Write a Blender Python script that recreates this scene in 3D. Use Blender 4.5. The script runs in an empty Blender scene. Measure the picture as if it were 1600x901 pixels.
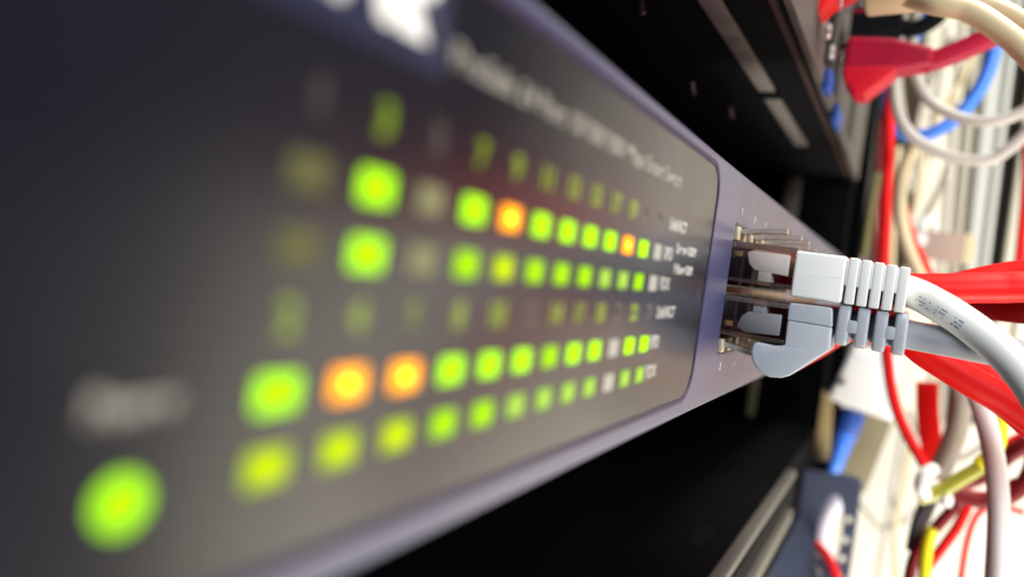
import bpy, bmesh, math, random
import numpy as np
from mathutils import Vector, Matrix
random.seed(7)
MM = 0.001
scene = bpy.context.scene
C = scene.collection

# ------------------------------------------------------------------ camera (world: X along the panel, Y into it, Z up; mm)
FPX, CX, CY = 1155.0, 800.0, 395.0
_h = np.array([614.0, 482.0 - CY, FPX]); _h /= np.linalg.norm(_h)
_c = -(-.145 * _h[0] + _h[1]) / _h[2]
_v = np.array([-.145, 1.0, _c]); _v /= np.linalg.norm(_v)
_n = np.cross(_h, _v)
R = np.array([_h, _n, -_v])
CAM = np.array([0.0, -30.93, 0.0])
def ray(px, py): return R @ np.array([(px - CX) / FPX, (py - CY) / FPX, 1.0])
def at(px, py, val, ax=0):
    """the point of the plane axis=val seen in direction px, py (mm)"""
    r = ray(px, py); t = (val - CAM[ax]) / r[ax]
    return tuple(CAM + r * t)

cd = bpy.data.cameras.new('camera'); cam = bpy.data.objects.new('camera', cd); C.objects.link(cam)
m = Matrix.Identity(4)
for i in range(3):
    m[i][0] = R[i, 0]; m[i][1] = -R[i, 1]; m[i][2] = -R[i, 2]; m[i][3] = CAM[i] * MM
cam.matrix_world = m
cd.sensor_width = 36; cd.lens = FPX / 1600 * 36; cd.shift_y = -(450.5 - CY) / 1600
cd.clip_start = 0.002; cd.clip_end = 50
cd.dof.use_dof = True; cd.dof.focus_distance = 0.139; cd.dof.aperture_fstop = cd.lens / 2.9; cd.dof.aperture_blades = 0
scene.camera = cam
scene.view_settings.view_transform = 'Standard'; scene.view_settings.look = 'None'
scene.view_settings.exposure = 0.0; scene.view_settings.gamma = 1
scene.view_settings.use_curve_mapping = False
scene.render.engine = 'CYCLES'
scene.cycles.use_denoising = True
scene.cycles.max_bounces = 10; scene.cycles.transparent_max_bounces = 16

w = bpy.data.worlds.new('World'); scene.world = w; w.use_nodes = True
w.node_tree.nodes['Background'].inputs[0].default_value = (0.80, 0.85, 1.0, 1)
w.node_tree.nodes['Background'].inputs[1].default_value = 0.008

def area(name, loc, target, sx, sy, power, col):
    l = bpy.data.lights.new(name, 'AREA'); l.shape = 'RECTANGLE'; l.size = sx * MM; l.size_y = sy * MM
    l.energy = power; l.color = col
    o = bpy.data.objects.new(name, l); C.objects.link(o)
    o.location = Vector(loc) * MM
    o.rotation_euler = (Vector(target) - Vector(loc)).to_track_quat('-Z', 'Y').to_euler()
    return o
area('ceiling_lamp', (330, -420, 900), (330, -60, 0), 1100, 220, 19, (1.0, 0.95, 0.85))
area('room_lamp', (-620, -760, 330), (150, -20, 0), 420, 420, 14, (0.88, 0.94, 1.0))
area('wall_fill', (150, -420, -640), (640, -230, -200), 260, 260, 12, (1.0, 0.95, 0.86))  # added unseen fill, brightens the wall mirrored in the panel

# ------------------------------------------------------------------ materials
def mat(name, col, rough=0.5, metal=0.0, spec=0.5, noise=0.0, nscale=400, bump=0.0, bscale=2000, emis=None, estr=0.0, coat=0.0, ior=1.5):
    M = bpy.data.materials.new(name); M.use_nodes = True
    nt = M.node_tree; b = nt.nodes['Principled BSDF']
    b.inputs['Base Color'].default_value = (*col, 1); b.inputs['Roughness'].default_value = rough
    b.inputs['Metallic'].default_value = metal; b.inputs['Specular IOR Level'].default_value = spec
    b.inputs['Coat Weight'].default_value = coat; b.inputs['IOR'].default_value = ior
    tc = nt.nodes.new('ShaderNodeTexCoord')
    if noise:
        n = nt.nodes.new('ShaderNodeTexNoise'); n.inputs['Scale'].default_value = nscale; n.inputs['Detail'].default_value = 5
        nt.links.new(tc.outputs['Object'], n.inputs['Vector'])
        mx = nt.nodes.new('ShaderNodeMix'); mx.data_type = 'RGBA'
        mx.inputs[6].default_value = (*[c * (1 - noise) for c in col], 1)
        mx.inputs[7].default_value = (*[min(1, c * (1 + noise)) for c in col], 1)
        nt.links.new(n.outputs['Fac'], mx.inputs[0]); nt.links.new(mx.outputs[2], b.inputs['Base Color'])
        mr = nt.nodes.new('ShaderNodeMapRange')
        mr.inputs['To Min'].default_value = max(0.02, rough - 0.08); mr.inputs['To Max'].default_value = min(1, rough + 0.08)
        nt.links.new(n.outputs['Fac'], mr.inputs['Value']); nt.links.new(mr.outputs[0], b.inputs['Roughness'])
    if bump:
        n2 = nt.nodes.new('ShaderNodeTexNoise'); n2.inputs['Scale'].default_value = bscale; n2.inputs['Detail'].default_value = 3
        nt.links.new(tc.outputs['Object'], n2.inputs['Vector'])
        bp = nt.nodes.new('ShaderNodeBump'); bp.inputs['Strength'].default_value = bump; bp.inputs['Distance'].default_value = 0.0002
        nt.links.new(n2.outputs['Fac'], bp.inputs['Height']); nt.links.new(bp.outputs[0], b.inputs['Normal'])
    if emis:
        b.inputs['Emission Color'].default_value = (*emis, 1); b.inputs['Emission Strength'].default_value = estr
    return M

def lamp_mat(name, edge, core, stops=None, mid=None):
    """a lit indicator window: the diode behind it is hottest in the middle"""
    M = bpy.data.materials.new(name); M.use_nodes = True
    nt = M.node_tree; b = nt.nodes['Principled BSDF']
    b.inputs['Base Color'].default_value = (.02, .03, .0, 1); b.inputs['Specular IOR Level'].default_value = .05
    tc = nt.nodes.new('ShaderNodeTexCoord')
    mp = nt.nodes.new('ShaderNodeMapping'); mp.inputs['Location'].default_value = (-1, 0, -1); mp.inputs['Scale'].default_value = (2, 0, 2)
    ln = nt.nodes.new('ShaderNodeVectorMath'); ln.operation = 'LENGTH'
    rp = nt.nodes.new('ShaderNodeValToRGB')
    rp.color_ramp.interpolation = 'EASE'
    rp.color_ramp.elements[0].position = 0.0; rp.color_ramp.elements[0].color = (*core, 1)
    rp.color_ramp.elements[1].position = 1.0; rp.color_ramp.elements[1].color = (*edge, 1)
    if stops:      # the bare diode die shows in the middle of the window
        rp.color_ramp.elements[0].position = stops[0]
        e = rp.color_ramp.elements.new(stops[1]); e.color = (*mid, 1)
    nt.links.new(tc.outputs['Generated'], mp.inputs['Vector']); nt.links.new(mp.outputs[0], ln.inputs[0])
    nt.links.new(ln.outputs['Value'], rp.inputs['Fac']); nt.links.new(rp.outputs[0], b.inputs['Emission Color'])
    b.inputs['Emission Strength'].default_value = 1.0
    return M

def clear_mat(name, tint, haze=0.0):
    M = bpy.data.materials.new(name); M.use_nodes = True
    nt = M.node_tree; nt.nodes.remove(nt.nodes['Principled BSDF']); out = nt.nodes['Material Output']
    t = nt.nodes.new('ShaderNodeBsdfTransparent'); t.inputs[0].default_value = (*tint, 1)
    g = nt.nodes.new('ShaderNodeBsdfGlossy'); g.inputs['Roughness'].default_value = 0.08; g.inputs[0].default_value = (1, 1, 1, 1)
    f = nt.nodes.new('ShaderNodeFresnel'); f.inputs[0].default_value = 1.5
    mx = nt.nodes.new('ShaderNodeMixShader')
    src = t
    if haze:
        d = nt.nodes.new('ShaderNodeBsdfDiffuse'); d.inputs[0].default_value = (.55, .52, .50, 1)
        src = nt.nodes.new('ShaderNodeMixShader'); src.inputs[0].default_value = haze
        nt.links.new(t.outputs[0], src.inputs[1]); nt.links.new(d.outputs[0], src.inputs[2])
    nt.links.new(f.outputs[0], mx.inputs[0]); nt.links.new(src.outputs[0], mx.inputs[1]); nt.links.new(g.outputs[0], mx.inputs[2])
    nt.links.new(mx.outputs[0], out.inputs['Surface'])
    return M

M = dict(
    plate=mat('painted_steel', (.048, .050, .112), .30, 0, .5, ior=2.0, noise=.05, nscale=900, bump=.05, bscale=3600),
    film=mat('label_film', (.003, .003, .008), .27, 0, .5, ior=2.0, noise=.02, nscale=40),
    gasket=mat('purple_border', (.018, .010, .040), .45),
    logo_blue=mat('navy_print', (.012, .013, .036), .4),
    print_white=mat('white_print', (.72, .70, .66), .5, emis=(1, .98, .9), estr=0.0),
    print_dim=mat('dim_grey_print', (.26, .24, .205), .27, ior=2.0),
    print_grey=mat('grey_print', (.40, .38, .35), .27, ior=2.0),
    off=mat('unlit_window', (.33, .31, .27), .4),
    off_dim=mat('unlit_olive_window_glow', (.055, .055, .02), .4, emis=(.5, .5, .10), estr=.06),  # unlit, but a faint added emission brightens the window
    off_grey=mat('unlit_grey_window_glow', (.12, .115, .06), .4, emis=(.5, .48, .2), estr=.10),  # slight emission added so the unlit window looks paler
    black=mat('black_plastic', (.004, .004, .005), .7, 0, .04, noise=.2, nscale=500),
    socket=mat('socket_shell', (.11, .066, .048), .35, .5),
    gold=mat('shield_metal', (.72, .64, .44), .32, .55, noise=.1, nscale=2500),
    copper=mat('divider_metal', (.50, .30, .18), .32, 1.0, noise=.15, nscale=1500),
    contact=mat('gold_contact', (.85, .55, .18), .25, 1.0),
    clear=clear_mat('clear_polycarbonate', (.95, .91, .90)),
    smoky=clear_mat('smoky_polycarbonate', (.78, .54, .48), haze=.22),
    frosted=clear_mat('frosted_polycarbonate', (.74, .72, .70), haze=.34),
    white=mat('white_pvc', (.80, .79, .75), .42, noise=.03, nscale=300, bump=.10, bscale=1800),
    grey=mat('grey_pvc', (.40, .42, .46), .42, noise=.05, nscale=500, bump=.22, bscale=3500),
    grey_sheath=mat('grey_sheath', (.36, .36, .39), .38, noise=.05, nscale=400, bump=.08),
    red=mat('red_pvc', (.78, .003, .002), .5, 0, .25, noise=.06, nscale=200),
    crimson=mat('crimson_pvc', (.36, .003, .03), .5, 0, .25, noise=.06, nscale=200),
    hood_lit_red=mat('hood_shading_pvc', (.52, .004, .018), .5, 0, .25, noise=.06, nscale=200),  # shading of the boot put into the hood as a brighter red
    maroon=mat('maroon_pvc', (.17, .004, .008), .5, 0, .3, noise=.1, nscale=200),
    cream_pvc=mat('cream_pvc', (.66, .54, .32), .42, noise=.05, nscale=200),
    blue=mat('blue_pvc', (.06, .22, .80), .42, noise=.06, nscale=200),
    darkblue=mat('dark_blue_pvc', (.02, .07, .33), .42, noise=.06, nscale=200),
    yellow=mat('yellow_pvc', (.85, .76, .01), .42, noise=.06, nscale=200),
    olive=mat('green_yellow_pvc', (.34, .33, .03), .42, noise=.1, nscale=200),
    taupe=mat('taupe_pvc', (.34, .29, .23), .5, noise=.08, nscale=200),
    silver_pvc=mat('pale_grey_pvc', (.50, .46, .40), .42, noise=.05, nscale=200),
    wall=mat('cream_paint', (.76, .71, .57), .6, noise=.04, nscale=12, bump=.15, bscale=400),
    wall_white=mat('white_paint', (.71, .665, .56), .55, noise=.03, nscale=15, bump=.15, bscale=400),
    seam=mat('seam_grey', (.24, .22, .17), .6),
    post_beige=mat('beige_paint', (.52, .48, .38), .5, noise=.05, nscale=30),
    post_grey=mat('pale_grey_paint', (.60, .61, .55), .45, noise=.05, nscale=30),
    gap_dark=mat('dark_gap_brown', (.045, .036, .030), .5, noise=.1, nscale=30),
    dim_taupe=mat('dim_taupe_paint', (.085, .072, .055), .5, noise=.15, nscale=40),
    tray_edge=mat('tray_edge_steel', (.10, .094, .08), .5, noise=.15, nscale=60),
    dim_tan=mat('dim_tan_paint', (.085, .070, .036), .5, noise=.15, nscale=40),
    rack=mat('black_rack_paint', (.0025, .0025, .003), .7, 0, .02, noise=.2, nscale=60, bump=.1, bscale=1500),
    rail=mat('bare_rail_steel', (.17, .155, .14), .5, 0, .2, noise=.12, nscale=80),
    rack_lip=mat('worn_grey_steel', (.10, .088, .078), .55, .0, .12, noise=.12, nscale=80),
    slate=mat('slate_blue_paint', (.045, .055, .090), .45, noise=.1, nscale=120, bump=.15, bscale=1500),
    steel=mat('zinc_steel', (.60, .58, .55), .3, .9, noise=.1, nscale=300),
    print_blue=mat('blue_print', (.03, .04, .22), .5),
    led_green=lamp_mat('lit_green', (.68, 1.55, .0), (.66, 1.6, .0)),
    led_soft=lamp_mat('lit_soft_green', (.42, .86, .0), (.58, 1.15, .0)),
    led_lime=lamp_mat('lit_yellow_green', (.52, .72, .0), (.95, 1.2, .0)),
    led_pale=lamp_mat('lit_pale_green', (.36, .66, .08), (.66, .95, .14)),
    led_amber=lamp_mat('lit_amber', (2.4, .74, .0), (9, 8.0, 1.6), (.11, .17, 1.0), (2.6, 1.25, .0)),
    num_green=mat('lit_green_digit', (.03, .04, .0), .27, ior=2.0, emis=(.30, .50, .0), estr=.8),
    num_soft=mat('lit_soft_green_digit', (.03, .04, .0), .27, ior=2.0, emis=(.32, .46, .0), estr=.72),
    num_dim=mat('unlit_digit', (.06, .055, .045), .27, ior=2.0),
)

# ------------------------------------------------------------------ building helpers (everything in mm)
class MB:
    def __init__(s): s.v = []; s.f = []
    def add(s, vs, fs):
        k = len(s.v); s.v += [tuple(p) for p in vs]; s.f += [tuple(i + k for i in f) for f in fs]; return s
    def box(s, x0, x1, y0, y1, z0, z1):
        vs = [(x, y, z) for x in (x0, x1) for y in (y0, y1) for z in (z0, z1)]
        return s.add(vs, [(0, 1, 3, 2), (4, 6, 7, 5), (0, 4, 5, 1), (2, 3, 7, 6), (0, 2, 6, 4), (1, 5, 7, 3)])
    def hexa(s, q0, q1):
        """two matching quads joined into a solid"""
        return s.add(list(q0) + list(q1), [(3, 2, 1, 0), (4, 5, 6, 7)] + [(i, (i + 1) % 4, 4 + (i + 1) % 4, 4 + i) for i in range(4)])
    def prism_x(s, prof, x0, x1):
        """profile of (y, z) points extruded along X"""
        n = len(prof)
        vs = [(x0, y, z) for y, z in prof] + [(x1, y, z) for y, z in prof]
        return s.add(vs, [tuple(range(n)), tuple(range(2 * n - 1, n - 1, -1))] + [(i, n + i, n + (i + 1) % n, (i + 1) % n) for i in range(n)])
    def prism_y(s, prof, y0, y1):
        n = len(prof)
        vs = [(x, y0, z) for x, z in prof] + [(x, y1, z) for x, z in prof]
        return s.add(vs, [tuple(range(n)), tuple(range(2 * n - 1, n - 1, -1))] + [(i, n + i, n + (i + 1) % n, (i + 1) % n) for i in range(n)])
    def tube(s, pts, r, seg=14, flat=1.0, smooth=True, step=10):
        P = [Vector(p) for p in pts]
        rs = r if isinstance(r, (list, tuple)) else [r] * len(P)
        if smooth and len(P) > 2:
            Q, RR = [], []
            for i in range(len(P) - 1):
                p0, p1, p2, p3 = P[max(i - 1, 0)], P[i], P[i + 1], P[min(i + 2, len(P) - 1)]
                for k in range(step):
                    t = k / step
                    Q.append(.5 * ((2 * p1) + (p2 - p0) * t + (2 * p0 - 5 * p1 + 4 * p2 - p3) * t * t + (3 * p1 - p0 - 3 * p2 + p3) * t ** 3))
                    RR.append(rs[i] * (1 - t) + rs[i + 1] * t)
            Q.append(P[-1]); RR.append(rs[-1]); P, rs = Q, RR
        t0 = (P[1] - P[0]).normalized()
        ref = Vector((0, 0, 1)) if abs(t0.z) < .8 else Vector((0, 1, 0))
        u = (ref - t0 * ref.dot(t0)).normalized()
        vs = []
        for i, p in enumerate(P):
            t = (P[min(i + 1, len(P) - 1)] - P[max(i - 1, 0)]).normalized()
            u = (u - t * u.dot(t)).normalized(); b = t.cross(u)
            for k in range(seg):
                a = 2 * math.pi * k / seg
                vs.append(p + (u * math.cos(a) + b * math.sin(a) * flat) * rs[i])
        n = len(P); fs = []
        for i in range(n - 1):
            for k in range(seg):
                fs.append((i * seg + k, i * seg + (k + 1) % seg, (i + 1) * seg + (k + 1) % seg, (i + 1) * seg + k))
        fs.append(tuple(range(seg - 1, -1, -1))); fs.append(tuple((n - 1) * seg + k for k in range(seg)))
        return s.add(vs, fs)
    def build(s, name, material, parent=None, bevel=0.0, seg=2, angle=35, root=None):
        me = bpy.data.meshes.new(name)
        off = Vector((0, 0, 0))
        p = parent
        while p is not None: off += p.location / MM; p = p.parent
        me.from_pydata([tuple((Vector(q) - off) * MM) for q in s.v], [], s.f)
        bm = bmesh.new(); bm.from_mesh(me)
        bmesh.ops.recalc_face_normals(bm, faces=bm.faces)
        if bevel:
            es = [e for e in bm.edges if len(e.link_faces) == 2 and e.calc_face_angle(0) > math.radians(25)]
            bmesh.ops.bevel(bm, geom=es, offset=bevel * MM, segments=seg, affect='EDGES', profile=.5, clamp_overlap=True)
        bm.to_mesh(me); bm.free()
        for poly in me.polygons: poly.use_smooth = True
        me.set_sharp_from_angle(angle=math.radians(angle))
        me.materials.append(material)
        o = bpy.data.objects.new(name, me); C.objects.link(o)
        if parent is not None: o.parent = parent
        return o

def put(name, mesh, loc, parent):
    """a further piece sharing the mesh of its like, moved to loc (mm, world)"""
    o = bpy.data.objects.new(name, mesh); C.objects.link(o)
    off = Vector((0, 0, 0)); p = parent
    while p is not None: off += p.location / MM; p = p.parent
    o.parent = parent; o.location = (Vector(loc) - off) * MM
    return o

def tag(o, label=None, cat=None, group=None, kind=None):
    if label: o['label'] = label
    if cat: o['category'] = cat
    if group: o['group'] = group
    if kind: o['kind'] = kind
    return o
def thing(name, loc, label, cat, group=None):
    o = bpy.data.objects.new(name, None); C.objects.link(o); o.location = Vector(loc) * MM
    o.empty_display_size = .01
    return tag(o, label, cat, group)

def rrect(x0, x1, z0, z1, r, n=5):
    out = []
    for cx, cz, a0 in ((x1 - r, z1 - r, 0), (x0 + r, z1 - r, 90), (x0 + r, z0 + r, 180), (x1 - r, z0 + r, 270)):
        for k in range(n + 1):
            a = math.radians(a0 + 90 * k / n); out.append((cx + r * math.cos(a), cz + r * math.sin(a)))
    return out

def plate_mesh(name, outlines, y0, y1, bevel, material, parent, rot=None, place=None):
    """a sheet with holes: outlines (closed lists of 2D points), thickness y0..y1"""
    cu = bpy.data.curves.new(name, 'CURVE'); cu.dimensions = '2D'; cu.fill_mode = 'BOTH'
    th = (y1 - y0) / 2 * MM
    cu.extrude = th - bevel * MM; cu.bevel_depth = bevel * MM; cu.bevel_resolution = 2
    for ol in outlines:
        sp = cu.splines.new('POLY'); sp.points.add(len(ol) - 1); sp.use_cyclic_u = True
        for pt, (a, b) in zip(sp.points, ol): pt.co = (a * MM, b * MM, 0, 1)
    o = bpy.data.objects.new(name, cu)
    C.objects.link(o)
    dg = bpy.context.evaluated_depsgraph_get()
    me = bpy.data.meshes.new_from_object(o.evaluated_get(dg)); me.name = name
    bpy.data.objects.remove(o)
    # curve plane (x, y, z) -> world (x, -z + mid, y)
    mid = (y0 + y1) / 2 * MM
    off = Vector((0, 0, 0)); p = parent
    while p is not None: off += p.location; p = p.parent
    for v in me.vertices:
        x, y, z = v.co
        q = Vector((x, mid - z, y))
        if place: q = Vector(place(x, y, z))
        v.co = q - off
    me.materials.clear(); me.materials.append(material)
    for poly in me.polygons: poly.use_smooth = True
    me.set_sharp_from_angle(angle=math.radians(35))
    ob = bpy.data.objects.new(name, me); C.objects.link(ob)
    if parent is not None: ob.parent = parent
    return ob

def lettering(name, text, size, x, z, y, material, parent, align='CENTER', width=None, bold=0.0):
    """flat print on the panel front; size is the cap height in mm"""
    cu = bpy.data.curves.new(name, 'FONT'); cu.body = text; cu.size = size / .69 * MM
    cu.align_x = align; cu.align_y = 'CENTER'; cu.extrude = .03 * MM; cu.offset = bold * MM
    o = bpy.data.objects.new(name, cu); C.objects.link(o)
    dg = bpy.context.evaluated_depsgraph_get()
    me = bpy.data.meshes.new_from_object(o.evaluated_get(dg)); me.name = name
    bpy.data.objects.remove(o)
    xs = [v.co.x for v in me.vertices]
    k = 1.0
    if width: k = width * MM / (max(xs) - min(xs))
    for v in me.vertices: v.co = Vector((v.co.x * k, -v.co.z, v.co.y))
    me.materials.clear(); me.materials.append(material)
    return put(name, me, (x, y, z), parent)

# ================================================================== SETTING: wall beside the rack
X_WALL = 640
wb = MB().prism_x([(160, -560), (160, 560), (-240, 560), (-240, 30), (-720, 30), (-720, -560)], X_WALL, X_WALL + 40)  # low unseen extension added and shaped for its reflection in the panel
tag(wb.build('wall', M['wall_white']), kind='structure')

# ================================================================== RACK CABINET (the black frame everything is bolted to)
rack = thing('rack_cabinet', (220, 300, -420), 'black steel rack cabinet, its dark hollow seen above and below the switch', 'rack')
MB().box(-60, 520, 560, 566, -420, 420).build('back_panel', M['rack'], rack)
MB().box(-66, -60, 20, 566, -420, 420).build('side_panel', M['rack'], rack)
MB().box(520, 526, 14, 566, -420, 420).build('side_panel', M['rack'], rack)
MB().box(-66, 526, 20, 566, 420, 426).build('roof_panel', M['rack'], rack)
MB().box(-66, 526, 20, 566, -426, -420).build('floor_panel', M['rack'], rack)
for x0, x1 in ((442, 474), (-44, -12)):
    p = MB()
    p.box(x0, x1, 3, 5.5, -418, 418)
    p.box(x0 if x0 > 0 else x1 - 2.5, x0 + 2.5 if x0 > 0 else x1, 5.5, 45, -418, 418)
    p.build('mounting_rail', M['rack'], rack, bevel=.4)
q = at(1186, 600, 430)
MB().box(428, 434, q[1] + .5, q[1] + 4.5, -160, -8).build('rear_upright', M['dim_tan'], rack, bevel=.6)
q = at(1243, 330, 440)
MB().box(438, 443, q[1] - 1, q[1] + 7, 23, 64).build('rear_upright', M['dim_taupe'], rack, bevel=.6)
# loose screws and clip ends catching light in the dark gap
for px, py, X in ((1083, 142, 210), (1143, 180, 250), (1003, 15, 160)):
    q = at(px, py, X)
    MB().tube([(q[0], q[1] - .6, q[2] - 1), (q[0], q[1], q[2]), (q[0], q[1] + .5, q[2] + 2.4)], .7, 8).build('clip', M['socket'], rack)

# ================================================================== THE SWITCH
SW = thing('network_switch', (215, 0, -23), 'dark blue rack switch with rows of green and amber port lights on its front', 'network switch')
XL, XR, ZB, ZT = -5, 435, -23, 21
blocks = [(147.3, 232.0), (239.0, 323.7)]
PZ0, PZ1, PZM0, PZM1 = -14.5, 12.1, -1.75, -.75
outl = [rrect(XL, XR, ZB, ZT, 1.2)] + [[(a, PZ0), (b, PZ0), (b, PZ1), (a, PZ1)] for a, b in blocks]
plate_mesh('front_plate', outl, 0, 2.4, .55, M['plate'], SW)
MB().box(XL + .8, XR - .8, 2.4, 240, ZB + .8, ZT - .8).box(0, 1, 0, 1, 0, 1) if False else None
body = MB()
body.box(XL + .8, XR - .8, 16, 240, ZB + .8, ZT - .8)
body.build('chassis', M['plate'], SW, bevel=.6)
MB().box(XL + .8, XR - .8, 2.4, 16, ZT - 1.8, ZT - .8).build('chassis_lip', M['plate'], SW)
MB().box(XL + .8, XR - .8, 2.4, 16, ZB + .8, ZB + 1.8).build('chassis_lip', M['plate'], SW)
for x in (435.2, -25.2):
    ear = MB().box(x, x + 20, 0, 2.2, ZB, ZT).build('rack_ear', M['plate'], SW, bevel=.4)
    for z in (14, -16): MB().tube([(x + 12, 0.1, z), (x + 12, -1.6, z)], 3.0, 16, smooth=False).build('screw', M['steel'], ear, bevel=.4)

# label field
LX0, LX1, LZ0, LZ1 = 2, 127.6, -20.0, 19.0
plate_mesh('label_panel', [rrect(LX0, LX1, LZ0, LZ1, 5.2, 8)], -.45, -.01, .12, M['film'], SW)
plate_mesh('label_border', [rrect(LX0 - .7, LX1 + .7, LZ0 - .7, LZ1 + .7, 5.9, 8), rrect(LX0 - .02, LX1 + .02, LZ0 - .02, LZ1 + .02, 5.2, 8)], -.62, -.01, .06, M['gasket'], SW)
YF = -.47
plate_mesh('logo_field', [rrect(2.6, 42.8, 11.2, 18.8, .6)], -.56, -.44, .02, M['logo_blue'], SW)
lettering('logo_lettering', 'NETGEAR', 5.8, 22.6, 15.9, -.60, M['print_white'], SW, width=38.8, bold=.48)
lettering('title_lettering', 'ProSafe 24 Port 10/100/1000 Mbps Smart Switch', 1.85, 74.3, 13.3, YF - .03, M['print_dim'], SW, width=61.2, bold=.03)
lettering('power_lettering', 'Power', 1.2, 22.4, -9.5, YF - .03, M['print_dim'], SW, bold=.08)

PITCH, LED0 = 6.08, 31.25
def colx(i): return LED0 + PITCH * i
led_me = MB().prism_y(rrect(-1.62, 1.62, -1.06, 1.06, .32), -.1, .1)
LED_MESH = {}
def led(i, z, key):
    k = 'led_' + key if 'led_' + key in M else key
    if k not in LED_MESH:
        o = led_me.build('indicator_light', M[k], SW); LED_MESH[k] = o.data
        o.location = Vector((colx(i) - 215 + 215, YF, z)) * MM
        # mesh was built in root space: rebuild offset so that it is centred on itself
        offv = SW.location
        for v in o.data.vertices: v.co += offv
        o.location = Vector((colx(i), YF, z)) * MM - offv
    else:
        o = put('indicator_light', LED_MESH[k], (colx(i), YF, z), SW)
    return o
G, S, Lm, P, A, D, Y, O = 'green', 'soft', 'lime', 'pale', 'amber', 'off_dim', 'off_grey', 'off'
rows = [(2.8, [D, G, Y, G, A, G, G, G, G, A, G, O]),
        (-1.5, [D, G, Y, S, Lm, S, S, S, P, P, S, O]),
        (-9.85, [G, A, A, G, G, G, S, G, G, O, G, G]),
        (-14.1, [Lm, Lm, Lm, S, S, P, P, P, P, O, P, P])]
for z, ks in rows:
    for i, k in enumerate(ks): led(i, z, k)
plate_mesh('power_light', [[(22.4 + 1.25 * math.cos(2 * math.pi * k / 28), -14.1 + 1.25 * math.sin(2 * math.pi * k / 28)) for k in range(28)]], -.60, -.44, .03, M['led_green'], SW)

up = ['d', 'g', 'd', 's', 's', 's', 's', 's', 's', 's', 'd', 'd']
lo = ['s', 's', 's', 's', 's', 'd', 's', 's', 's', 'd', 's', 'd']
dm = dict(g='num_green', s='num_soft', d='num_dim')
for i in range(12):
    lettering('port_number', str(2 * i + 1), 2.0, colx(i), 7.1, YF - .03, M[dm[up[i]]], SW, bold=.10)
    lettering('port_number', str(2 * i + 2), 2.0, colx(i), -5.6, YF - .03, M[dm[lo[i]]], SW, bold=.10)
XT = colx(11) + 2.6
for t, x, z, s in (('Link/ACT', XT + 1.2, 7.1, 1.6), ('SPD', XT + .6, 2.8, 1.7), ('FDX', XT + .6, -1.5, 1.7), ('Link/ACT', XT + 1.2, -5.6, 1.6), ('SPD', XT, -9.85, 1.7), ('FDX', XT, -14.1, 1.7),
                   ('Green=1000M', XT + 6.3, 3.9, 1.35), ('Yellow=100M', XT + 6.3, .9, 1.35)):
    lettering('legend_lettering', t, s, x, z, YF - .03, M['print_grey'], SW, align='LEFT', bold=.06)

# sockets behind the openings
NCOL, CP = 12, 14.0
def pcx(i): return 154.1 + CP * i + (7.0 if i >= 6 else 0)
SOCK = {}
for i in range(NCOL):
    for up_ in (True, False):
        z0, z1 = (PZM1, PZ1) if up_ else (PZ0, PZM0)
        key = up_
        if key not in SOCK:
            b = MB()
            x0, x1 = -6.6, 6.6
            for q in ((x0, x0 + .5, .3, 15, z0, z1), (x1 - .5, x1, .3, 15, z0, z1), (x0 + .5, x1 - .5, .3, 15, z0 + .01, z0 + .5), (x0 + .5, x1 - .5, .3, 15, z1 - .5, z1 - .01), (x0, x1, 14.2, 15, z0 + .5, z1 - .5)):
                b.box(*q)
            o = b.build('port_socket', M['socket'], SW)
            for v in o.data.vertices: v.co += SW.location
            t = MB()
            for xx in (-4.6, 1.6):
                zt0, zt1 = (z1 - 3.4, z1 - .7) if up_ else (z0 + .7, z0 + 3.4)
                t.box(xx, xx + 2.6, -.35, .55, zt0, zt1)
            tm = t.build('shield_tab', M['gold'], SW, bevel=.15)
            for v in tm.data.vertices: v.co += SW.location
            SOCK[key] = (o.data, tm.data)
            bpy.data.objects.remove(o); bpy.data.objects.remove(tm)
        s = put('port_socket', SOCK[key][0], (pcx(i), 0, 0), SW)
        put('shield_tab', SOCK[key][1], (pcx(i), 0, 0), s)
for a, b in blocks:
    MB().box(a + .05, b - .05, .05, 3.0, PZM0 + .02, PZM1 - .02).build('port_divider', M['copper'], SW, bevel=.1)
for i in range(NCOL):
    for k, z in ((2 * i + 1, 14.4), (2 * i + 2, -16.9)):
        lettering('port_print', str(k), 1.5, pcx(i) - 2.2, z, -.04, M['print_white'], SW, bold=.02)

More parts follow.
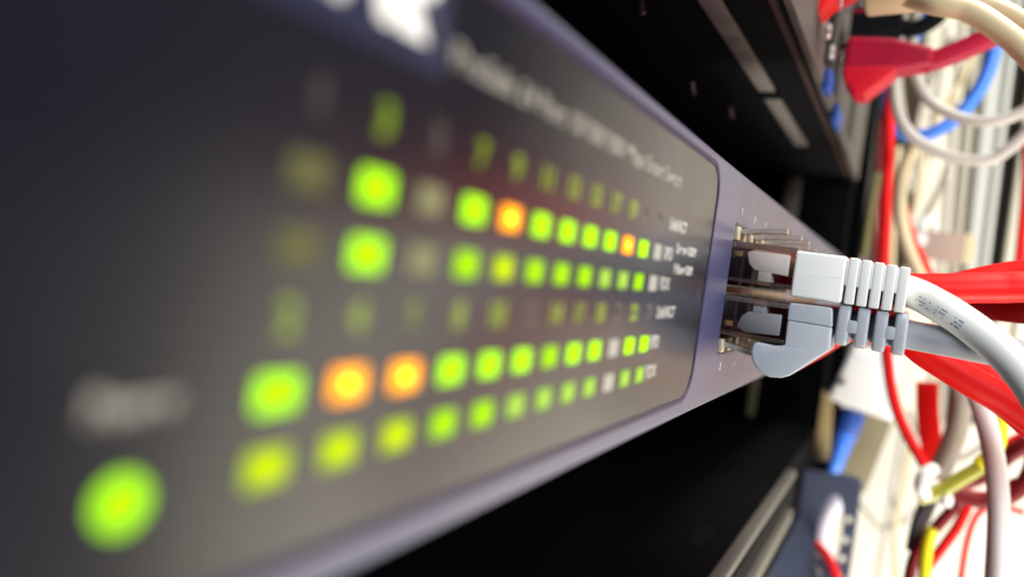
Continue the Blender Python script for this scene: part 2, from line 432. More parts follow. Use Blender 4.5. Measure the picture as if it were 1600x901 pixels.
# ================================================================== PLUGS IN THE SWITCH
def plug(parent, x, up_, tongue, latch_len=9.0):
    """clear eight-way plug half pushed into its socket; x centre, returns the plug"""
    zc = 4.45 if up_ else -6.1
    s = 1 if up_ else -1                      # latch side
    hz = 3.95
    w = 5.85
    cl = MB(); cl.box(x - w, x + w, -11.9, 8, zc - hz, zc + hz)
    pl = cl.build('plug', M['clear'], parent, bevel=.25)
    # white or grey end of the boot inside the clear shell
    prof = [(-10.6, zc + s * 2.5), (-4.2, zc + s * 2.9), (-2.6, zc + s * 2.1), (-3.2, zc - s * .1), (-4.4, zc - s * 1.2), (-10.6, zc - s * 1.6)]
    MB().prism_x(prof, x - 4.9, x + 4.9).build('strain_core', M[tongue], pl, bevel=.2)
    MB().box(x - 4.85, x + 4.85, -7.6, -5.2, *sorted((zc - s * 1.3, zc - s * 3.85))).build('clamp_bar', M[tongue], pl, bevel=.12)
    for za, zb in ((zc + hz - 1.15, zc + hz - .12), (zc - hz + .12, zc - hz + .8)):
        MB().box(x - w + .12, x + w - .12, -11.7, 7.8, za, zb).build('shell_rail', M['smoky'], pl, bevel=.15)
    ct = MB()
    for k in range(8):
        ct.box(x - 3.9 + k * 1.1, x - 3.6 + k * 1.1, -1.6, 6.5, *sorted((zc + s * 2.2, zc + s * 1.2)))
    ct.build('wire_ends', M['contact'], pl)
    z1 = zc + s * hz
    lt = MB()
    prof = [(6, z1), (6, z1 + s * 1.0), (-.5, z1 + s * 2.6), (-latch_len * .55, z1 + s * 3.4), (-latch_len, z1 + s * 3.7), (-latch_len, z1 + s * 2.7), (-latch_len * .55, z1 + s * 2.4), (-.5, z1 + s * 1.7), (4, z1)]
    lt.prism_x(prof, x - 2.9, x + 2.9)
    lt.build('latch', M['frosted'], pl, bevel=.12)
    return pl

def boot_ribbed(parent, x, zc, material, name='boot', half=5.9, hz=4.35, y0=-11.6, n=5):
    b = MB(); b.box(x - half, x + half, -20.6, y0, zc - hz, zc + hz)
    bo = b.build(name, material, parent, bevel=.55, seg=3)
    MB().box(x - half - .05, x - half + .2, -20.2, y0 - .5, zc + .25, zc + .33).build('parting_line', material, bo)
    c = MB(); c.prism_x([(-20.5, zc - 1.0), (-20.5, zc + hz - .5), (-30.7, zc + hz - 1.0), (-30.7, zc - 1.2)], x - half + .14, x + half - .14)
    c.tube([(x, -20, zc - .6), (x, -30.6, zc - .6)], 2.6, 14, smooth=False)
    c.build('boot_core', material, bo, bevel=.2)
    for k in range(n):
        y1 = -20.95 - k * 2.06; k2 = k / (n - 1)
        r = MB(); r.box(x - half + .05, x + half - .05, y1 - 1.72, y1, zc - hz + .05 - .1 * k2, zc + hz - .1 - .55 * k2)
        r.build('rib', material, bo, bevel=.28, seg=3)
    return bo

def boot_hooded(parent, x, zc, material):
    """boot whose hood folds down over the latch (lower row)"""
    hx = 5.9
    low = MB(); low.prism_x([(-11.8, -5.3), (-11.95, -10.1), (-10.2, -10.5), (-6.9, -10.3), (-6.2, -10.9), (-6.1, -12.6), (-6.7, -14.4), (-8.0, -15.9), (-9.9, -16.6), (-12.2, -16.3), (-13.6, -15.6), (-19.8, -9.6), (-19.7, -5.3)], x - hx, x + hx)
    bo = low.build('boot', material, parent, bevel=.5, seg=3)
    top = MB(); top.prism_x([(-11.8, -5.27), (-11.75, -2.3), (-12.1, -1.95), (-18.9, -1.75), (-19.3, -2.1), (-19.7, -5.27)], x - hx, x + hx)
    top.build('boot_cap', material, bo, bevel=.35, seg=3)
    core = MB(); core.tube([(x, -19, zc + .9), (x, -31.2, zc + .9)], 2.75, 18, smooth=False)
    core.build('boot_core', M['grey_sheath'], bo)
    for ya, yb in ((-20.3, -25.6), (-26.5, -31.8)):
        r = MB()
        for y0, y1 in ((ya - 2.1, ya), (yb, yb + 2.1)):
            r.prism_y(rrect(x - 5.6, x + 5.6, zc - 3.0, zc + 4.6, 1.6, 4), y0, y1)
        r.build('ring', material, bo, bevel=.45, seg=3)
        k = MB(); k.box(x - 5.55, x - 3.4, yb + 1.5, ya - 1.5, zc - .5, zc + 1.9); k.box(x + 3.4, x + 5.55, yb + 1.5, ya - 1.5, zc - .5, zc + 1.9)
        k.build('ring_bridge', material, bo, bevel=.3)
    return bo

# --- the white cable in the top left port
x = pcx(0)
wc = thing('network_cable', (x, -20, 0), 'white network cable with ribbed white boot, sharp in the middle of the picture', 'network cable')
plug(wc, x, True, 'white')
boot_ribbed(wc, x, 3.6, M['white'])
wpts = [(x, -22, 3.9), (x, -30.5, 3.4), (151.5, -36, 1.4), (150.6, -41, -1.3), (149, -46, -4.8), (147, -50.5, -9.5), (145, -55, -17), (144, -59, -28), (144, -62, -45), (145, -63, -80), (146, -62, -140), (150, -60, -260)]
MB().tube(wpts, 2.85, 28, step=12).build('sheath', M['white'], wc)
# printed dot-matrix marks along its lower side
dots = MB()
def wline(t):
    P = [Vector(p) for p in wpts]; i = int(t); f = t - i
    p0, p1, p2, p3 = P[max(i - 1, 0)], P[i], P[i + 1], P[min(i + 2, len(P) - 1)]
    q = .5 * ((2 * p1) + (p2 - p0) * f + (2 * p0 - 5 * p1 + 4 * p2 - p3) * f * f + (3 * p1 - p0 - 3 * p2 + p3) * f ** 3)
    return q
for g0, gl in ((.98, .05), (1.62, .34), (2.12, .26), (2.62, .30)):
    for k in range(int(gl / .045) + 1):
        t = g0 + k * .045
        p = wline(t); tn = (wline(t + .02) - p).normalized()
        side = Vector((-1, 0, 0)); side = (side - tn * side.dot(tn)).normalized(); upv = side.cross(tn); upv = upv if upv.z > 0 else -upv
        for rr in range(3):
            if random.random() < .35: continue
            a = math.radians(-6 - 13 * rr)
            c = p + (side * math.cos(a) + upv * math.sin(a)) * 2.84
            e1, e2 = tn * .10, (upv * math.cos(a) - side * math.sin(a)) * .10
            nn = (side * math.cos(a) + upv * math.sin(a)) * .03
            dots.hexa([c - e1 - e2 - nn, c + e1 - e2 - nn, c + e1 + e2 - nn, c - e1 + e2 - nn], [c - e1 - e2 + nn, c + e1 - e2 + nn, c + e1 + e2 + nn, c - e1 + e2 + nn])
dots.build('printed_marks', M['print_blue'], wc)

# --- the grey cable below it
gc = thing('network_cable', (x, -20, -8), 'grey network cable whose hooded grey boot hangs over the latch, under the white plug', 'network cable')
plug(gc, x, False, 'grey')
boot_hooded(gc, x, -5.4, M['grey'])
MB().tube([(x, -24, -4.5), (x, -31, -4.6), (153, -38, -4.7), (152.3, -45, -4.9), (152, -53, -5.4), (153, -64, -8), (158, -78, -18), (168, -88, -40), (175, -90, -110), (176, -88, -240)], 2.65, 26).build('sheath', M['grey_sheath'], gc)

# --- red cables in the next columns
word = {1: 'second', 2: 'third', 3: 'fourth', 4: 'fifth'}
upath = {1: [(-31, 4.2, 0), (-38, 5.2, 1), (-46, 6.6, 3), (-56, 8.0, 6), (-90, 10, 22), (-150, 2, 40)],
         2: [(-31, 4.0, 0), (-38, 5.5, 0), (-48, 9.5, 2), (-60, 13, 4), (-90, 20, 14), (-150, 22, 30)],
         3: [(-31, 3.6, 0), (-38, 3.0, 0), (-48, 3.2, -4), (-60, 4, -8), (-90, 8, -12), (-150, 10, -10)],
         4: [(-31, 3.6, 0), (-40, 6.0, 0), (-55, 12, 0), (-75, 18, 2), (-110, 22, 4), (-160, 22, 6)]}
lpath = {1: [(-31, -5.4, 0), (-36, -8.2, 1), (-44, -12.2, 3), (-54, -17, 6), (-80, -34, 14), (-110, -80, 20)],
         2: [(-31, -5.4, 0), (-37, -8.5, 0), (-46, -13.5, 2), (-56, -19.5, 4), (-80, -40, 12), (-105, -90, 20)],
         3: [(-31, -5.4, 0), (-38, -6.5, 0), (-50, -9, 2), (-64, -14, 6), (-90, -34, 14), (-120, -90, 20)],
         4: [(-31, -5.4, 0), (-40, -8.0, 0), (-52, -13, 0), (-66, -22, 0), (-85, -44, 4), (-105, -100, 8)]}
for i in (1, 2, 3, 4):
    x = pcx(i)
    rc = thing('network_cable', (x, -20, 0), 'red network cable in the upper port row, %s column from the white plug' % word[i], 'network cable', 'red cables plugged into the switch')
    plug(rc, x, True, 'red', 10.0 if i < 3 else 8.5)
    boot_ribbed(rc, x, 4.0, M['red'], hz=4.4)
    MB().tube([(x, -22, 4.0)] + [(x + dx, y, z) for y, z, dx in upath[i]], 3.0, 18).build('sheath', M['maroon'] if i == 3 else M['red'], rc)
for i in (1, 2, 3, 4):
    x = pcx(i)
    rc = thing('network_cable', (x, -20, -8), 'red network cable in the lower port row, %s column from the grey plug' % word[i], 'network cable', 'red cables plugged into the switch')
    plug(rc, x, False, 'red')
    boot_hooded(rc, x, -5.4, M['red'])
    MB().tube([(x, -22, -5.2)] + [(x + dx, y, z) for y, z, dx in lpath[i]], 3.0, 18).build('sheath', M['red'], rc)

# ================================================================== DEVICE ABOVE: patch panel
pp = thing('patch_panel', (215, 0, 65), 'dark patch panel bolted one space above the switch, worn grey lower lip', 'patch panel')
MB().box(-5, 435, 2.2, 160, 65.6, 108).build('housing', M['black'], pp, bevel=.6)
plate_mesh('front_plate', [rrect(-5, 436, 65, 109, .8)] + [[(a, 70), (b, 70), (b, 96), (a, 96)] for a, b in ((236, 262), (266, 292), (340, 366))], 0, 2.0, .3, M['rack_lip'], pp)
MB().box(-4, 343, 15.4, 20.6, 64.2, 65.4).build('bottom_rail', M['rail'], pp, bevel=.3)
q = at(1205, 145, 65.0, 2)
MB().box(q[0] - 4, q[0] + 4, 14.5, 21.4, 63.6, 65.0).build('rail_clip', M['black'], pp, bevel=.3)
MB().box(-4, 420, 3.5, 5.0, 64.6, 65.5).build('seam_strip', M['socket'], pp)
for px, py in ((1298, 50), (1303, 82)):
    q = at(px, py, -1.5, 1)
    MB().tube([(q[0], .1, q[2]), (q[0], -1.6, q[2])], 2.4, 14, smooth=False).build('screw', M['steel'], pp, bevel=.4)
q = at(1302, 130, -2.5, 1)
MB().box(q[0] - 5, q[0] + 5, -2.2, .2, q[2] - 3, q[2] + 3).build('blue_socket', M['darkblue'], pp, bevel=.4)
MB().box(q[0] + 30, q[0] + 48, -2.0, .2, q[2] - 5, q[2] + 1).build('blue_socket', M['darkblue'], pp, bevel=.4)

# ================================================================== DEVICE BELOW: black shelf
sh = thing('equipment_shelf', (215, 0, -112), 'flat black equipment tray below the switch with two worn grey front edges', 'shelf')
MB().box(-5, 435, 2.5, 420, -112, -71).build('tray', M['rack'], sh, bevel=.8)
MB().box(-5, 322, -1.2, 2.4, -73.4, -70.6).build('front_edge', M['tray_edge'], sh, bevel=.5)
MB().box(-5, 322, -1.0, 2.4, -83, -75).build('front_edge', M['black'], sh, bevel=.3)
MB().box(-5, 322, -2.0, 2.4, -91, -86).build('front_edge', M['tray_edge'], sh, bevel=.5)
q = at(1097, 835, -70.95, 2)
MB().box(q[0] - 9, q[0] + 9, q[1] - 2, q[1] + 2, -71.2, -70.97).build('slot', M['black'], sh)

# ================================================================== WALL SIDE: posts, trunking
def post(name, label, cat, top, bot, X, depth, material, ext=.9, group=None, seam=False):
    """upright whose visible face spans two pixel columns at a top and a bottom row of the view, at distance X"""
    (pa, pb, py), (pc, pd, qy) = top, bot
    A0, A1, B0, B1 = (np.array(at(pa, py, X)), np.array(at(pb, py, X)), np.array(at(pc, qy, X)), np.array(at(pd, qy, X)))
    T0 = A0 + (A0 - B0) * ext; T1 = A1 + (A1 - B1) * ext
    U0 = B0 - (A0 - B0) * ext; U1 = B1 - (A1 - B1) * ext
    dx = np.array([depth, 0, 0])
    r = thing(name, tuple((U0 + U1) / 2), label, cat, group)
    MB().hexa([T0, T1, U1, U0], [T0 + dx, T1 + dx, U1 + dx, U0 + dx]).build('upright_face', material, r, bevel=.8)
    # rolled flange along one edge
    e = MB(); e.tube([tuple(T1 - np.array([1.5, 0, 0])), tuple(U1 - np.array([1.5, 0, 0]))], 2.2, 10, smooth=False)
    e.build('edge_roll', material, r)
    return r
post('trunking_post', 'cream trunking cover standing left of the dark seam, behind the blue loop', 'trunking', (1440, 1498, 150), (1415, 1474, 420), 600, 20, M['wall'])
post('trunking_post', 'narrow dark grey strip between cream trunking and beige upright', 'upright', (1500, 1509, 150), (1475, 1484, 420), 612, 12, M['seam'])
post('upright_or_dark_gap', 'beige grey upright right of the dark seam, behind the pale cable loops', 'upright', (1512, 1536, 150), (1486, 1508, 420), 596, 25, M['post_beige'])
post('upright_or_dark_gap', 'pale grey upright beside the dark brown gap', 'upright', (1538, 1572, 150), (1510, 1538, 420), 590, 25, M['post_grey'])
post('upright_or_dark_gap', 'dark brown strip standing in for a dark gap near the right edge of the picture', 'upright', (1576, 1604, 150), (1541, 1564, 420), 600, 25, M['gap_dark'])  # solid strip, the darkness of an open gap put into its colour
post('upright_or_dark_gap', 'cream upright at the far right edge, past the dark brown gap strip', 'upright', (1607, 1660, 150), (1568, 1608, 420), 585, 25, M['wall'])
post('upright_or_dark_gap', 'black upright between the switch end and the hanging red cable', 'upright', (1284, 1366, 150), (1250, 1334, 420), 478, 20, M['rack'], ext=1.5)
post('upright_or_dark_gap', 'dim taupe upright left of the hanging red cable', 'upright', (1362, 1384, 150), (1334, 1362, 420), 520, 20, M['dim_taupe'], ext=.6)
post('upright_or_dark_gap', 'lavender grey upright foot just above the white boot', 'upright', (1352, 1370, 350), (1342, 1362, 420), 505, 20, M['silver_pvc'], ext=.3)

# cables on the right
def cable(label, pts, X, wpx, material, name='network_cable', cat='cable', group=None, boot=None):
    P = [at(p[0], p[1], p[2] if len(p) > 2 else X) for p in pts]
    mid = P[len(P) // 2]
    depth = (R.T @ (np.array(mid) - CAM))[2]
    r = wpx / 2 * depth / FPX
    t = thing(name, mid, label, cat, group)
    MB().tube(P, r, 14).build('sheath', material, t)
    return t, P, r
RC = 'cables hanging at the right of the rack'
cable('blue cable curling in one wide loop at upper right', [(1490, -30), (1458, 15), (1425, 62), (1396, 120), (1387, 160), (1398, 198), (1432, 214), (1480, 196), (1520, 155), (1546, 105), (1556, 55), (1560, -20)], 330, 20, M['blue'], group=RC)
cable('pale grey cable sagging across the blue loop, upper of the two', [(1440, -20), (1425, 60), (1430, 115), (1450, 155), (1485, 178), (1530, 190), (1570, 186), (1610, 168), (1680, 120)], 312, 17, M['silver_pvc'], group=RC)
cable('pale grey cable sagging below the blue loop, lower of the two', [(1398, 90), (1400, 160), (1418, 205), (1455, 232), (1500, 248), (1545, 250), (1575, 234), (1612, 200), (1680, 130)], 305, 18, M['silver_pvc'], group=RC)
cable('taupe cable leaning behind the two pale loops', [(1490, 60), (1455, 120), (1440, 165), (1428, 215), (1420, 260)], 420, 11, M['taupe'], group=RC)
cable('long red cable hanging straight down behind the two sharp plugs', [(1398, 120), (1390, 165), (1389, 220), (1386, 290), (1383, 360), (1380, 430), (1381, 500), (1388, 575), (1398, 630), (1418, 680), (1446, 728)], 320, 16, M['red'], group=RC)
cable('cream cable bowing beside the long red one', [(1440, 205), (1416, 255), (1406, 310), (1412, 365), (1432, 420), (1462, 470)], 345, 20, M['cream_pvc'], group=RC)
cable('short red cable crossing the cream one above the white boot', [(1408, 300), (1416, 340), (1430, 380), (1452, 425), (1470, 470)], 365, 11, M['red'], group=RC)
cable('olive cable close to the dark rack edge', [(1372, 270), (1364, 310), (1358, 345), (1350, 400)], 430, 12, mat('dark_olive_pvc', (.13, .115, .035), .5), group=RC)
cable('taupe cable leaning over the cream trunking above a round steel pin', [(1482, 260), (1466, 300), (1448, 335), (1432, 372)], 480, 10, M['taupe'], group=RC)
cable('red cable at the extreme right edge, upright', [(1606, 200), (1602, 300), (1597, 360), (1590, 430)], 400, 14, M['red'], group=RC)

q = at(1437, 374, 440)
t = thing('steel_pin', q, 'small round bright steel pin above the red cables', 'pin')
MB().tube([(q[0], q[1], q[2]), (q[0] + 12, q[1], q[2])], 2.6, 16, smooth=False).build('pin_shaft', M['steel'], t, bevel=.6)
MB().tube([(q[0] - 2, q[1], q[2]), (q[0], q[1], q[2])], 3.4, 16, smooth=False).build('pin_head', M['white'], t, bevel=.9)
q = at(1452, 352, 470)
t = thing('cable_tie', q, 'white cable tie knot beside the steel pin', 'cable tie')
MB().tube([(q[0], q[1] - 3, q[2] - 2), (q[0], q[1] - 1, q[2] + 3), (q[0], q[1] + 3, q[2] + 2), (q[0], q[1] + 3, q[2] - 3)], 2.4, 10).build('loop', M['white'], t)
q = at(1480, 386, 520)
t = thing('paper_tag', q, 'pinkish beige tag behind the steel pin', 'tag')
MB().box(q[0], q[0] + 4, q[1] - 14, q[1] + 14, q[2] - 9, q[2] + 9).build('card', mat('pink_card', (.38, .27, .22), .6), t, bevel=.5)
MB().box(q[0] - .5, q[0], q[1] - 14, q[1] - 9, q[2] - 9, q[2] + 9).build('stripe', M['cream_pvc'], t)

# plugs in the patch panel
def side_plug(label, y_tip, X, zc, h, material, path, rmm, hood=True, ribs=0, name='network_cable', L=18):
    t = thing(name, (X, y_tip, zc), label, 'network cable')
    hx = 6
    pr = [(y_tip, zc - h * .35), (y_tip, zc + h * .5), (y_tip - L, zc + h * .42), (y_tip - L, zc - h * .22)]
    if hood == 2: pr = [(y_tip, zc - h * .38), (y_tip, zc + h * .5), (y_tip - 13, zc + h * .46), (y_tip - L, zc + h * .26), (y_tip - L, zc - h * .10), (y_tip - 14.5, zc - h * .24), (y_tip - 11, zc - h * .52), (y_tip - 7.5, zc - h * .76), (y_tip - 4.2, zc - h * .74), (y_tip - 1.4, zc - h * .5)]
    elif hood: pr = [(y_tip, zc - h * .3), (y_tip, zc + h * .5), (y_tip - L, zc + h * .44), (y_tip - L, zc - h * .22), (y_tip - L * .62, zc - h * .42), (y_tip - L * .40, zc - h * .68), (y_tip - L * .22, zc - h * .66), (y_tip - L * .12, zc - h * .45)]
    if hood == 2:
        hd = [(y_tip - .3, zc - h * .20), (y_tip - 15, zc - h * .16), (y_tip - 15.3, zc - h * .25), (y_tip - 11, zc - h * .54), (y_tip - 7.5, zc - h * .78), (y_tip - 4.2, zc - h * .77), (y_tip - 1.0, zc - h * .5)]
    bo = MB().prism_x(pr, X - hx, X + hx).build('boot', material, t, bevel=2.2 if hood == 2 else 1.2, seg=4, angle=60)
    if hood == 2: MB().prism_x(hd, X - hx - .6, X + hx + .6).build('boot_hood', M['hood_lit_red'], bo, bevel=1.6, seg=4, angle=60)
    for k in range(ribs):
        y = y_tip - L - .8 - k * 2.4
        MB().prism_y(rrect(X - 4.6, X + 4.6, zc - h * .18, zc + h * .36, 1.5, 3), y - 1.6, y).build('rib', material, bo, bevel=.3)
    MB().box(X - 5.5, X + 5.5, y_tip, y_tip + 6, zc - h * .2, zc + h * .35).build('plug', M['clear'], t, bevel=.2)
    MB().tube([(X, y_tip - L + 3, zc + h * .1)] + path, rmm, 16).build('sheath', material, t)
    return t
X1 = 258
def ap(l, X): return [at(a, b, X) for a, b in l]
q0 = at(1321, 95, X1)
side_plug('crimson network cable plugged into the panel above, hooded boot', q0[1], X1, q0[2] - 1, 14.5, M['crimson'], ap([(1455, 96), (1500, 80), (1545, 60), (1600, 38), (1680, 10)], X1), 3.2, hood=2, L=25)
q0 = at(1262, 0, 232)
side_plug('bright red network cable at the top edge of the picture, its boot cut off', q0[1], 218, q0[2] - 1, 15, M['red'], ap([(1345, -40), (1400, -70), (1500, -110)], 218), 3.4, L=15)
q0 = at(1385, 8, 205)
side_plug('cream network cable arching from a ribbed boot at upper right', q0[1] + 5, 205, q0[2] + 1.5, 8, M['cream_pvc'], ap([(1460, 6), (1510, 16), (1555, 42), (1605, 84), (1660, 160), (1690, 260)], 200), 2.7, hood=False, ribs=4, L=12)
q0 = at(1322, 45, 300)
side_plug('black plug sitting above the crimson one', q0[1], 300, q0[2], 13, M['black'], ap([(1430, 45), (1470, 20), (1500, -40)], 300), 3.0, hood=False, L=19)
cable('cream cable crossing the top right corner', [(1480, -15), (1530, 2), (1580, 22), (1640, 60)], 230, 26, M['cream_pvc'], group=RC)
cable('red cable poking out below the cream one in the top right corner', [(1560, 8), (1580, 25), (1600, 42), (1640, 70)], 290, 16, M['red'], group=RC)

# lower right
q = at(1340, 600, 395)
bx = thing('junction_box', (q[0] + 15, q[1], q[2] - 20), 'plain white junction box below the grey boot', 'junction box')
B = [at(1333, 540, 395), at(1408, 560, 395), at(1394, 660, 395), at(1292, 622, 395)]
D_ = np.array([28, 0, 0])
MB().hexa(B, [tuple(np.array(p) + D_) for p in B]).build('cover', M['white'], bx, bevel=2.0, seg=3)
MB().box(q[0] - .4, q[0] + .2, q[1] + 5, q[1] + 9, q[2] - 2, q[2] + 2).build('screw', M['steel'], bx, bevel=.2)
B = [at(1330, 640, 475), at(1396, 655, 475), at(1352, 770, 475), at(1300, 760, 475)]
bk = thing('shade_and_tan_panel', tuple(np.mean(B, axis=0)), 'olive brown panel standing in for the shadow under the white junction box', 'board')  # added panel, the shadow below the box put into its brown colour
MB().hexa(B, [tuple(np.array(p) + np.array([8, 0, 0])) for p in B]).build('shade_and_tan_face', mat('brown_box_shadow', (.20, .165, .09), .6, noise=.12, nscale=90), bk, bevel=.5)
B = [at(1268, 600, 450), at(1300, 622, 450), at(1295, 720, 450), at(1256, 715, 450)]
bk = thing('shade_and_tan_panel', tuple(np.mean(B, axis=0)), 'tan edge strip between the black rack and the blue plug', 'board')
MB().hexa(B, [tuple(np.array(p) + np.array([8, 0, 0])) for p in B]).build('shade_and_tan_face', mat('tan_board', (.30, .22, .10), .55, noise=.3, nscale=60), bk, bevel=.5)

bl = thing('network_cable', at(1335, 665, 432), 'blue network cable plugged up into the white junction box', 'network cable')
a, b = np.array(at(1334, 640, 432)), np.array(at(1302, 735, 432))
MB().tube([tuple(a), tuple(a + (b - a) * .35)], 6.2, 12, smooth=False, flat=.8).build('boot', M['darkblue'], bl, bevel=1.0)
for k in range(6):
    c = a + (b - a) * (.37 + k * .105); d2 = a + (b - a) * (.37 + k * .105 + .058)
    MB().tube([tuple(c), tuple(d2)], 5.4 - .28 * k, 12, smooth=False).build('rib', M['blue'], bl, bevel=.5)
MB().tube([tuple(a + (b - a) * .3), tuple(b), at(1285, 790, 450), at(1265, 900, 460)], 3.3, 14).build('sheath', M['blue'], bl)

# slate cable bracket with an oval window and small holes
X_BR = 405
def brpt(px, py): q = at(px, py, X_BR); return (q[1], q[2])
def poly_ellipse(cx, cy, rx, ry, n=20): return [brpt(cx + rx * math.cos(2 * math.pi * k / n) - .143 * ry * math.sin(2 * math.pi * k / n), cy + ry * math.sin(2 * math.pi * k / n)) for k in range(n)]
br = thing('cable_bracket', (X_BR, -8, -150), 'slate blue metal cable bracket with a long oval opening, at the bottom', 'bracket')
ol = [brpt(1228, 730), brpt(1336, 744), brpt(1347, 752), brpt(1344, 772), brpt(1296, 1110), brpt(1186, 1090)]
holes = [poly_ellipse(1296, 835, 21, 66)]
for hx_, hy_ in ((1327, 811), (1322, 843), (1317, 872), (1312, 902)):
    holes.append([brpt(hx_ - 6, hy_ - 7), brpt(hx_ + 6, hy_ - 6), brpt(hx_ + 5, hy_ + 7), brpt(hx_ - 7, hy_ + 6)])
plate_mesh('bracket_plate', [ol] + holes, 0, 3.0, .4, M['slate'], br, place=lambda a, b, z: (X_BR * MM - z, a, b))
A0, A1 = at(1228, 732, X_BR), at(1186, 1090, X_BR)
MB().hexa([(X_BR - 26, A0[1] - .5, A0[2]), (X_BR - 2, A0[1] - .5, A0[2]), (X_BR - 2, A1[1] - .5, A1[2]), (X_BR - 26, A1[1] - .5, A1[2])],
          [(X_BR - 26, A0[1] + 2, A0[2]), (X_BR - 2, A0[1] + 2, A0[2]), (X_BR - 2, A1[1] + 2, A1[2]), (X_BR - 26, A1[1] + 2, A1[2])]).build('bracket_flange', M['slate'], br, bevel=.4)
cable('red cable bending through the oval opening of the slate bracket', [(1262, 838, 418), (1276, 850, 408), (1292, 868, 398), (1303, 890, 392), (1312, 930, 388), (1316, 990, 388)], 400, 15, M['red'], group=RC)
cable('pale lilac cable seen through the oval opening of the slate bracket', [(1318, 770), (1296, 800), (1285, 845), (1300, 900)], 440, 26, mat('lilac_pvc', (.62, .58, .66), .45), group=RC)
cable('dark purple cable at the foot of the slate bracket opening', [(1262, 905), (1275, 880), (1292, 890), (1300, 950)], 424, 20, mat('purple_pvc', (.03, .015, .05), .45), group=RC)

# straps, looms and earth wires
def ribbon(name, label, cat, pts, X, half_px, thick, material):
    L_, R_ = [], []
    for px, py in pts:
        L_.append(at(px - half_px, py, X)); R_.append(at(px + half_px, py + 2, X))
    t = thing(name, at(*pts[len(pts) // 2], X), label, cat)
    mb = MB(); n = len(pts)
    vs = [*L_, *R_] + [(p[0] + thick, p[1], p[2]) for p in L_] + [(p[0] + thick, p[1], p[2]) for p in R_]
    fs = []
    for i in range(n - 1):
        fs += [(i, i + 1, n + i + 1, n + i), (2 * n + i, 3 * n + i, 3 * n + i + 1, 2 * n + i + 1), (i, 2 * n + i, 2 * n + i + 1, i + 1), (n + i, n + i + 1, 3 * n + i + 1, 3 * n + i)]
    fs += [(0, n, 3 * n, 2 * n), (n - 1, 3 * n - 1, 4 * n - 1, 2 * n - 1)]
    mb.add(vs, fs); mb.build('band', material, t, bevel=.6)
    return t
ribbon('cable_strap', 'broad bright red strap hanging beside the long red cable', 'strap', [(1449, 596), (1449, 640), (1453, 680), (1462, 722)], 340, 18, 4, M['red'])
cable('thick taupe cable bending down from behind the red ones', [(1440, 560), (1478, 574), (1500, 605), (1498, 655), (1482, 705), (1462, 745)], 330, 32, M['taupe'], group=RC)
cable('yellow earth wire arching behind the white cable, olive further down', [(1490, 585), (1525, 592), (1548, 615), (1562, 655), (1556, 700), (1530, 726)], 262, 22, M['yellow'], cat='wire', group=RC)
cable('olive green earth wire running down left to the white tie', [(1556, 708), (1530, 730), (1500, 748), (1470, 766), (1436, 778)], 285, 22, M['olive'], cat='wire', group=RC)
cable('maroon cable looping at the right edge, outermost of the loom', [(1590, 600), (1618, 660), (1612, 730), (1582, 772), (1535, 782), (1490, 770)], 295, 24, M['maroon'], group=RC)
cable('maroon cable looping at the right edge, inside the outermost one', [(1610, 690), (1575, 710), (1545, 735), (1510, 752), (1475, 760)], 305, 26, M['maroon'], group=RC)
cable('red cable crossing behind the thick white one above the maroon loop', [(1580, 625), (1566, 665), (1550, 700), (1600, 678)], 320, 12, M['red'], group=RC)
cable('bright red cable under the olive wire, flat across', [(1470, 758), (1510, 770), (1550, 772), (1590, 750)], 300, 13, M['red'], group=RC)
cable('maroon cable slanting to the bottom edge below the white tie', [(1498, 785), (1470, 815), (1440, 850), (1424, 885), (1415, 950)], 310, 17, M['maroon'], group=RC)
cable('red cable slanting to the bottom edge beside the yellow wire', [(1516, 780), (1496, 822), (1470, 858), (1448, 890), (1430, 950)], 325, 15, M['red'], group=RC)
cable('short yellow wire standing upright at the bottom edge', [(1456, 825), (1449, 850), (1445, 885), (1442, 950)], 300, 18, M['yellow'], cat='wire', group=RC)
cable('thick white cable dropping in a curve to the bottom edge', [(1500, 575), (1522, 605), (1540, 655), (1553, 715), (1560, 780), (1559, 850), (1552, 960)], 235, 31, M['white'], group=RC)
q = at(1446, 757, 290)
t = thing('cable_tie', q, 'white cable tie around the knot of red and olive cables', 'cable tie')
MB().tube([at(1460, 732, 286), at(1444, 742, 282), at(1440, 762, 282), at(1452, 776, 286)], 2.2, 10).build('loop', M['white'], t)
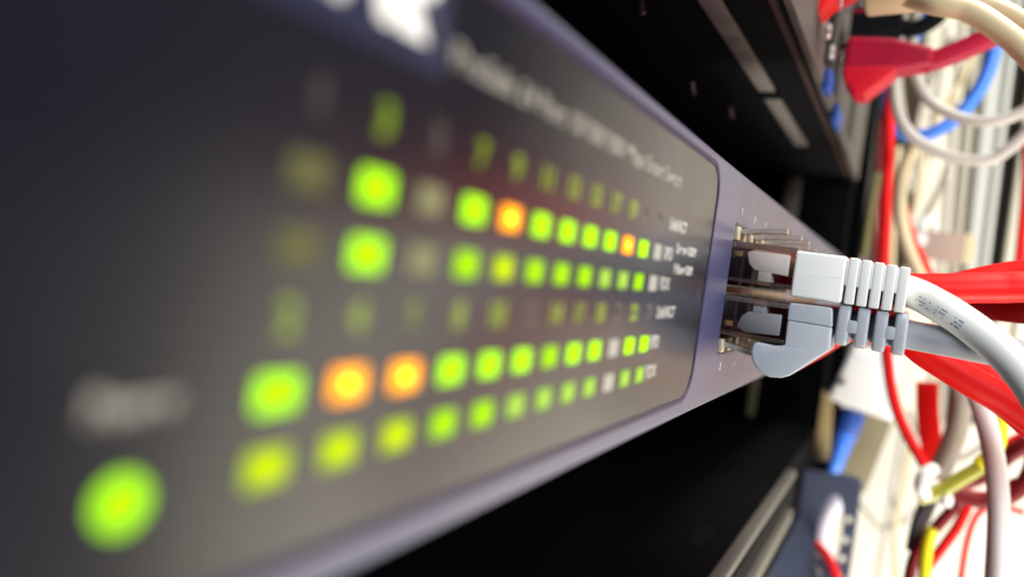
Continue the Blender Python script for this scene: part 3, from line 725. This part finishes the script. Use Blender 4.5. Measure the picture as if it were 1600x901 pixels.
MB().tube([at(1468, 778, 286), at(1484, 782, 284)], 2.2, 10).build('tail', M['white'], t)
cable('dark grey cable end below the white tie', [(1452, 780), (1444, 800), (1436, 822), (1428, 860)], 315, 24, mat('dark_grey_pvc', (.12, .11, .11), .5), group=RC)
cable('thin grey wire drooping over the white wall', [(1340, 780), (1372, 822), (1392, 820), (1420, 812)], 560, 6, M['seam'], cat='wire', group=RC)
cable('thin grey wire upright on the white wall', [(1408, 680), (1398, 740), (1384, 820), (1372, 890), (1360, 960)], 600, 5, M['seam'], cat='wire', group=RC)

# thinner strands behind the looms, against the wall
STR = 'thin strands against the wall'
cable('thin pale strand curving down left of the blue loop', [(1412, 20), (1404, 90), (1408, 160), (1420, 230), (1424, 300)], 520, 8, M['silver_pvc'], group=STR)
cable('thin cream strand crossing behind the two sagging pale loops', [(1530, 60), (1500, 130), (1462, 190), (1440, 260), (1428, 330)], 500, 9, M['cream_pvc'], group=STR)
cable('thin dark strand behind the blue loop, nearly upright', [(1478, 40), (1470, 110), (1458, 180), (1452, 250)], 560, 6, M['seam'], group=STR)
cable('thin cream strand hanging straight beside the taupe post', [(1404, 230), (1398, 300), (1394, 370), (1392, 450)], 480, 10, M['cream_pvc'], group=STR)
cable('thin maroon strand hanging against the taupe post, left of the long red cable', [(1380, 180), (1374, 250), (1370, 330), (1366, 420)], 470, 9, M['maroon'], group=STR)
cable('thin pale strand curling below the white tie', [(1440, 790), (1420, 806), (1404, 800), (1396, 770), (1402, 730)], 500, 8, M['silver_pvc'], group=STR)
cable('thin taupe strand sloping behind the olive wire', [(1420, 640), (1444, 690), (1480, 720), (1530, 700), (1580, 650)], 430, 9, M['taupe'], group=STR)
cable('thin cream strand falling to the bottom edge between the slate bracket and yellow wire', [(1420, 700), (1408, 770), (1398, 830), (1400, 900), (1404, 960)], 480, 9, M['cream_pvc'], group=STR)
cable('thin red strand arching beside the maroon loop at the right edge', [(1600, 800), (1560, 790), (1530, 800), (1512, 840), (1500, 910)], 360, 9, M['red'], group=STR)
